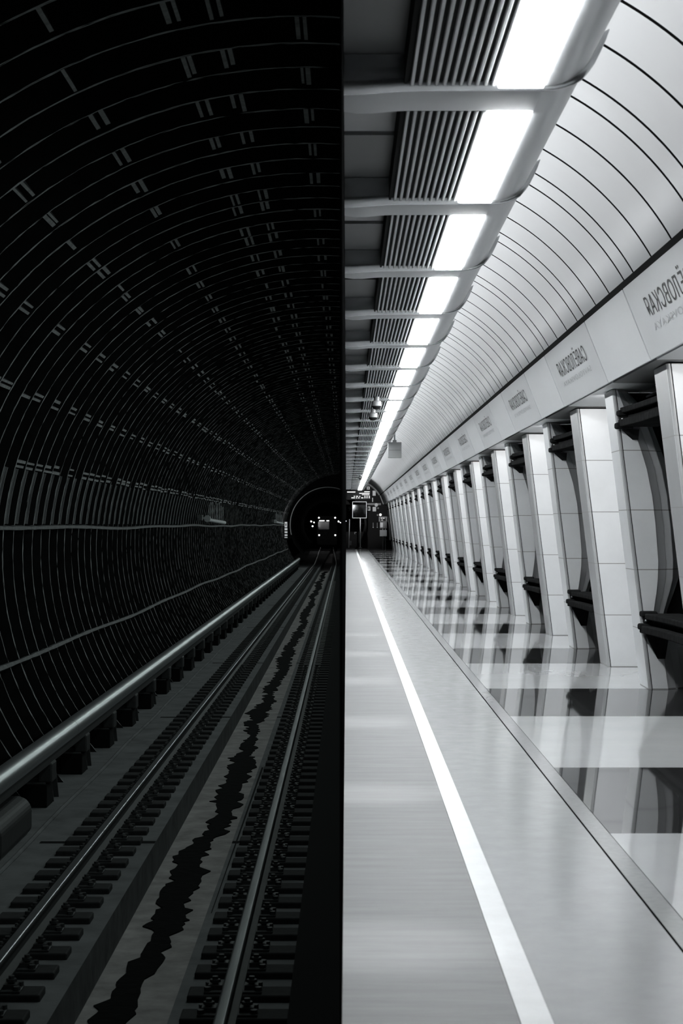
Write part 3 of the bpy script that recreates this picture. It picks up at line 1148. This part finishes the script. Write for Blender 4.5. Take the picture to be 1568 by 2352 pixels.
def sleeper(w, xc):
    e = empty('half_sleeper')
    bevel(sleeper_mb(w, False).build('timber_block', M['timber'], e), 0.012)
    b = MB()
    b.box(RO - 0.19, RO + 0.19, -0.09, 0.09, H(-3.073), H(-3.056))
    bevel(b.build('tie_plate', M['plate'], e), 0.005)
    for s_ in (-1, 1):
        b = MB()
        b.box(RO + s_ * 0.118 - 0.045, RO + s_ * 0.118 + 0.045, -0.045, 0.045, H(-3.056), H(-3.025))
        clip = b.build('clip', M['plate'], e)
        b = MB()
        b.tube([(RO + s_ * 0.12, 0, H(-3.03)), (RO + s_ * 0.12, 0, H(-2.975))], 0.02, 8)
        b.tube([(RO + s_ * 0.12, 0, H(-3.015)), (RO + s_ * 0.12, 0, H(-2.995))], 0.036, 6)
        b.build('bolt', M['plate'], clip)
        for q in (-1, 1):
            b = MB()
            b.tube([(RO + s_ * 0.165, q * 0.065, H(-3.056)), (RO + s_ * 0.165, q * 0.065, H(-3.03))], 0.024, 6)
            b.build('screw', M['plate'], clip)
    return e


for xr_, xc, w_, side, kind in ((-2.325, -2.365, 0.73, 'on the wall side', 0), (-0.742, -0.70, 0.68, 'beside the platform', 1)):
    RO = xr_ - xc
    proto = sleeper(w_, xc)
    simp = sleeper_mb(w_, True).build('half_sleeper', [M['timber'], M['plate']])
    for i in range(150):
        yq = 11.75 + 0.595 * i
        if i < 48:
            o = proto if i == 0 else copy_tree(proto)
        else:
            o = simp if i == 48 else simp.copy()
            if i > 48:
                COL.objects.link(o)
        o.location = (xc + 0, yq + random.uniform(-.02, .02), 0)
        tag(o, 'dark half sleeper under the rail %s, %s from the near end' % (side, ordinal(i + 1)), 'sleeper', 'half sleepers under the rail %s' % side)
b = MB()
for xc, w_ in ((-2.365, 0.73), (-0.70, 0.68)):
    for i in range(150, 212):
        yq = 11.75 + 0.595 * i
        b.box(xc - w_ / 2, xc + w_ / 2, yq - 0.125, yq + 0.125, H(BZ) - 0.02, H(-3.07))
o = tag(b.build('half_sleeper', M['timber']), 'far run of tiny dark half sleepers under both rails near the portal', 'sleeper')
o['kind'] = 'stuff'

# ---- contact rail cover on brackets along the wall
e = empty('contact_rail_cover', (0, 14, 0))
b = MB()
px, pz = -3.30, -2.44
circ = []
for i in range(24):
    q = 2 * math.pi * i / 24
    circ.append((px + 0.112 * math.cos(q), H(pz + 0.112 * math.sin(q))))
ys_ = [14.0]
b.loft([[(x, s_ - 14.0, z) for x, z in circ] for s_ in (14.0, 60.0, 130.0)], 0, True, True, True)
b.build('cover', M['pipe'], e)
for i in range(9):
    b = MB()
    yj = 8.3 + i * 12.5
    b.loft([[(px + 0.1145 * math.cos(2 * math.pi * j / 24), s_, H(pz + 0.1145 * math.sin(2 * math.pi * j / 24))) for j in range(24)] for s_ in (yj, yj + 0.012)], 0, True, False, True)
    b.build('joint', M['brk'], e)
b = MB()
b.prism([(px - 0.04, H(pz - 0.2)), (px + 0.04, H(pz - 0.2)), (px + 0.04, H(pz - 0.10)), (px - 0.04, H(pz - 0.10))], 0.0, 116.0)
b.build('contact_rail', M['rail_side'], e)
tag(e, 'long round metallic contact rail cover along the tunnel wall', 'contact rail')


def bracket():
    e = empty('rail_bracket')
    x0, x1 = -3.56, -3.29
    b = MB()
    b.box(x0, x1 + 0.0, -0.42, 0.0, H(BZ), H(BZ + 0.26))
    bevel(b.build('foot_block', M['black'], e), 0.01)
    b = MB()
    b.box(x0, x1 - 0.02, -0.42, 0.0, H(BZ + 0.26), H(BZ + 0.275))
    b.build('cap_plate', M['brk_edge'], e)
    b = MB()
    b.loft([[(x0 + 0.02, 0.06, H(BZ)), (x1 - 0.0, 0.06, H(BZ)), (x1 - 0.0, 0.09, H(BZ)), (x0 + 0.02, 0.09, H(BZ))], [(x0 + 0.1, 0.06, H(-2.62)), (x1 - 0.05, 0.06, H(-2.62)), (x1 - 0.05, 0.09, H(-2.62)), (x0 + 0.1, 0.09, H(-2.62))]])
    b.build('arm', M['brk'], e)
    b = MB()
    b.loft([[(x0 + 0.02, 0.42, H(BZ)), (x1, 0.42, H(BZ)), (x1, 0.45, H(BZ)), (x0 + 0.02, 0.45, H(BZ))], [(x0 + 0.1, 0.42, H(-2.62)), (x1 - 0.05, 0.42, H(-2.62)), (x1 - 0.05, 0.45, H(-2.62)), (x0 + 0.1, 0.45, H(-2.62))]])
    b.build('arm', M['brk'], e)
    b = MB()
    b.box(px - 0.10, px + 0.06, -0.38, -0.05, H(BZ + 0.27), H(-2.63))
    bevel(b.build('insulator', M['brk'], e), 0.02)
    b = MB()
    b.ball((x1 - 0.06, -0.06, H(BZ + 0.29)), 0.03)
    b.build('bolt', M['brk_edge'], e)
    return e


BR = bracket()
for i in range(40):
    a = BR if i == 0 else copy_tree(BR)
    a.location = (0, 21.0 + 2.75 * i, 0)
    tag(a, 'black iron bracket under the contact rail cover, %s from the near end' % ordinal(i + 1), 'bracket', 'contact rail brackets')
b = MB()
prof = [(-3.42, 0), (-3.22, 0), (-3.17, 0.05), (-3.17, 0.27), (-3.22, 0.35), (-3.30, 0.38), (-3.42, 0.38)]
b.prism([(x, H(BZ) + z) for x, z in prof], 17.2, 18.9, 0, False)
tag(bevel(b.build('junction_box', M['brk']), 0.03), 'rounded black junction box on the track floor at the left frame edge', 'box')
b = MB()
b.tube([(-3.1 + 0.01 * math.sin(i), 9.5 + i * 1.0, H(BZ) + 0.012) for i in range(120)], 0.022, 8)
tag(b.build('floor_conduit', M['bed']), 'thin pale conduit lying on the track floor beside the contact rail', 'conduit')

# ---- tunnel lamps with hanging cables on the wall
def wall_lamp(loc, s, label):
    e = empty('tunnel_lamp', loc)
    b = MB()
    b.tube([(0, 0, 0), (0, 0.05, 0)], [0.1, 0.105], 20)
    b.build('round_cap', M['lampgrey'], e)
    b = MB()
    b.tube([(0.02, 0.05, -0.03), (0.36, 2.6, -0.12)], 0.055, 12)
    b.build('tube_body', M['lampgrey'], e)
    b = MB()
    b.box(-0.10, 0.06, -2.75, -2.45, -0.06, 0.10)
    b.box(-0.03, 0.0, -2.5, 0.02, 0.0, 0.03)
    bevel(b.build('control_box', M['conduit'], e), 0.01)
    for i in range(9):
        t = i / 8
        b = MB()
        xb, yb = 0.04 + 0.28 * t, 0.25 + 2.1 * t
        b.tube([(xb, yb, 0.0 - 0.06 * t), (xb - 0.01 + 0.02 * random.random(), yb, 0.25), (xb, yb + 0.02, 0.45 + random.uniform(-.08, .1))], 0.010, 6)
        b.build('cable', M['lampgrey'], e)
    tag(e, label, 'lamp')


wall_lamp(at(475.6, 1191.3, 57.0), 1, 'pale tube lamp with round cap and hanging cables on the tunnel wall')
wall_lamp(at(631.5, 1197.5, 107.0), 1, 'far small tube lamp with hanging cables near the portal')

# ---- white marker with bars at the tunnel mouth
def Q(zx, zy, d):
    return at(650 + zx / 9.8, 1110 + zy / 9.8, d)


dm = 131.0
e = empty('stop_marker', Q(64, 1240, dm))
o4 = e.location
b = MB()
for y0_, y1_ in ((1008, 1056), (1080, 1122), (1148, 1190), (1213, 1232)):
    p, q = Q(33, y1_, dm) - o4, Q(96, y0_, dm) - o4
    b.box(p.x, q.x, 0, 0.03, p.z, q.z)
b.build('white_bars', M['white_paint'], e)
b = MB()
p, q = Q(33, 990, dm) - o4, Q(92, 872, dm) - o4
b.box(p.x, q.x, 0, 0.03, p.z, q.z)
b.build('number_plate', M['white_paint'], e)
put_text('1', Vector(((p.x + q.x) / 2, -0.004, (p.z + q.z) / 2 - 0.09)), Vector((1, 0, 0)), Vector((0, 0, 1)), 0.07, 0.18, 'digit', M['letter'], e)
b = MB()
b.box(p.x - 0.02, q.x + 0.02, 0.03, 0.06, -0.1, q.z + 0.03)
b.build('back_board', M['black'], e)
tag(e, 'white number plate over four white bars on the tunnel wall by the portal', 'sign')

# ---- train in the running tunnel
dt = 236.0
cx = (750.8 - VX) * dt / F
e = empty('metro_train', (cx, dt, H(-2.9)))
ez = H(-2.9)


def T(zx, zy):
    p = Q(zx, zy, dt)
    return p.x - cx, p.z - ez


w2 = 1.32
prof = [(-w2 * .95, 0.25), (w2 * .95, 0.25), (w2, 0.9), (w2, 2.9), (w2 * .86, 3.55), (w2 * .5, 3.9), (-w2 * .5, 3.9), (-w2 * .86, 3.55), (-w2, 2.9), (-w2, 0.9)]
b = MB()
b.loft([[(x, 0.0, z) for x, z in prof], [(x * 1.01, 0.25, z * 1.005) for x, z in prof], [(x * 1.01, 19.0, z * 1.005) for x, z in prof]], 0)
bevel(b.build('body', M['train'], e), 0.06, 3)


def tr(name, m, x0, x1, y0, y1, dp=0.03):
    a, c = T(x0, y1), T(x1, y0)
    b = MB()
    b.box(a[0], c[0], -dp, 0.02, a[1], c[1])
    return bevel(b.build(name, m, e), 0.01)


tr('windscreen', M['glass'], 790, 1035, 865, 1040)
tr('cab_door_window', M['train_l'], 1118, 1192, 825, 995)
tr('roof_band', M['train_l'], 790, 1200, 735, 800, 0.02)
tr('destination_line', M['glow'], 812, 930, 833, 855, 0.04)
tr('route_number', M['glow'], 975, 1035, 833, 855, 0.04)
b = MB()
a, c, d_ = T(880, 1062), T(1080, 1062), T(950, 1150)
b.loft([[(a[0], yq, a[1]), (c[0], yq, c[1]), (d_[0], yq, d_[1])] for yq in (-0.03, 0.01)], 0)
b.build('front_flash', M['train_l'], e)
tr('buffer_beam', M['train_l'], 750, 830, 1235, 1290, 0.03)
for zx, zy, nm in ((805, 776, 'upper_lamp'), (1170, 776, 'upper_lamp'), (811, 1168, 'headlight'), (1173, 1168, 'headlight')):
    a = T(zx, zy)
    b = MB()
    b.tube([(a[0], -0.04, a[1]), (a[0], 0.03, a[1])], 0.09, 14)
    b.build(nm, M['head'], e)
b = MB()
for s_ in (-0.79, 0.79):
    for yq in (1.5, 3.6):
        b.tube([(s_ - 0.06, yq, 0.42), (s_ + 0.06, yq, 0.42)], 0.42, 18)
b.build('wheel', M['black'], e)
tag(e, 'dark metro train with four white headlights waiting in the running tunnel', 'train')

for zx, zy, d_, w_ in ((632, 860, 200, 'first'), (694, 882, 215, 'second'), (664, 966, 212, 'third, lowest'), (1246, 860, 214, 'fourth, just right of the train'), (1295, 882, 205, 'fifth, big and low'), (1350, 856, 190, 'sixth'), (1382, 858, 184, 'seventh'), (1412, 852, 178, 'eighth'), (1446, 856, 170, 'ninth, last before the platform')):
    b = MB()
    p = Q(zx, zy, d_)
    b.ball(p, 0.055 if d_ > 195 else 0.042)
    tag(b.build('tunnel_bulb', M['tun_lamp']), 'small bright bulb in the running tunnel, %s from the left' % w_, 'lamp', 'bulbs in the running tunnel')

# ================================================================== added lights, track and platform
for i in range(9):  # added strips without fixtures, brightening the tunnel lining and track bed
    L = bpy.data.lights.new('track_fill', 'AREA')
    L.shape = 'RECTANGLE'
    L.size = 0.10
    L.size_y = 14.0
    L.energy = 62
    o = bpy.data.objects.new('track_fill', L)
    o.location = (-0.14, 9.5 + 14 * i + 7, H(1.9))
    o.rotation_euler = (0, math.radians(38), 0)
    COL.objects.link(o)
    L.color = (0.86, 1.0, 0.98)
    L2 = L.copy()
    L2.energy = 46
    o2 = bpy.data.objects.new('track_fill', L2)
    o2.location = (-0.14, 9.5 + 14 * i + 7, H(-0.4))
    o2.rotation_euler = (0, math.radians(100), 0)
    COL.objects.link(o2)
for k in range(NP):  # added light without fixture, brightening the straight pylons' fronts
    L = bpy.data.lights.new('pylon_fill', 'AREA')
    L.shape = 'RECTANGLE'
    L.size = 0.5
    L.size_y = 0.12
    L.energy = 44
    o = bpy.data.objects.new('pylon_fill', L)
    o.location = (3.3, 21.3 + BAY * (k - 1), H(1.46))
    o.rotation_euler = (math.radians(48), 0, 0)
    COL.objects.link(o)
for k in range(28):  # added spots without lamps, making light pools along the platform edge
    L = bpy.data.lights.new('edge_fill_spot', 'SPOT')
    L.spot_size = math.radians(20)
    L.spot_blend = 1.0
    L.shadow_soft_size = 0.04
    L.energy = 260
    o = bpy.data.objects.new('edge_fill_spot', L)
    o.location = (0.13, 8.0 + 4.5 * k, H(2.12))
    COL.objects.link(o)
L = bpy.data.lights.new('marker_fill', 'AREA')  # added light brightening the stop marker and portal rim
L.size = 0.3
L.energy = 45
o = bpy.data.objects.new('marker_fill', L)
o.location = (-3.6, 128.0, H(0.4))
o.rotation_euler = (math.radians(90), 0, 0)
COL.objects.link(o)
L = bpy.data.lights.new('end_wall_fill', 'SPOT')  # added spot brightening the plates on the end wall
L.spot_size = math.radians(50)
L.spot_blend = 0.6
L.shadow_soft_size = 0.05
L.energy = 800
o = bpy.data.objects.new('end_wall_fill', L)
o.location = (1.3, 133.5, H(1.95))
o.rotation_euler = (math.radians(84), 0, 0)
COL.objects.link(o)

# ================================================================== world, camera, colour
w = bpy.data.worlds.new('world')
SC.world = w
w.use_nodes = True
w.node_tree.nodes['Background'].inputs['Color'].default_value = (0, 0, 0, 1)
w.node_tree.nodes['Background'].inputs['Strength'].default_value = 0.0

cam = bpy.data.cameras.new('camera')
co = bpy.data.objects.new('camera', cam)
COL.objects.link(co)
co.location = (0, 0, EYE)
co.rotation_euler = (math.radians(90), 0, 0)
cam.sensor_fit = 'HORIZONTAL'
cam.sensor_width = 36.0
cam.lens = 36.0 * F / 1568
cam.shift_x = -(VX - 784) / 1568
cam.shift_y = (VY - 1176) / 1568
cam.clip_start = 0.05
cam.clip_end = 500
cam.dof.use_dof = True
cam.dof.focus_distance = 32.0
cam.dof.aperture_fstop = 10.0
SC.camera = co
vs_ = SC.view_settings
vs_.view_transform = 'Standard'
vs_.look = 'None'
vs_.exposure = 0.0
vs_.gamma = 1.0
vs_.use_curve_mapping = False
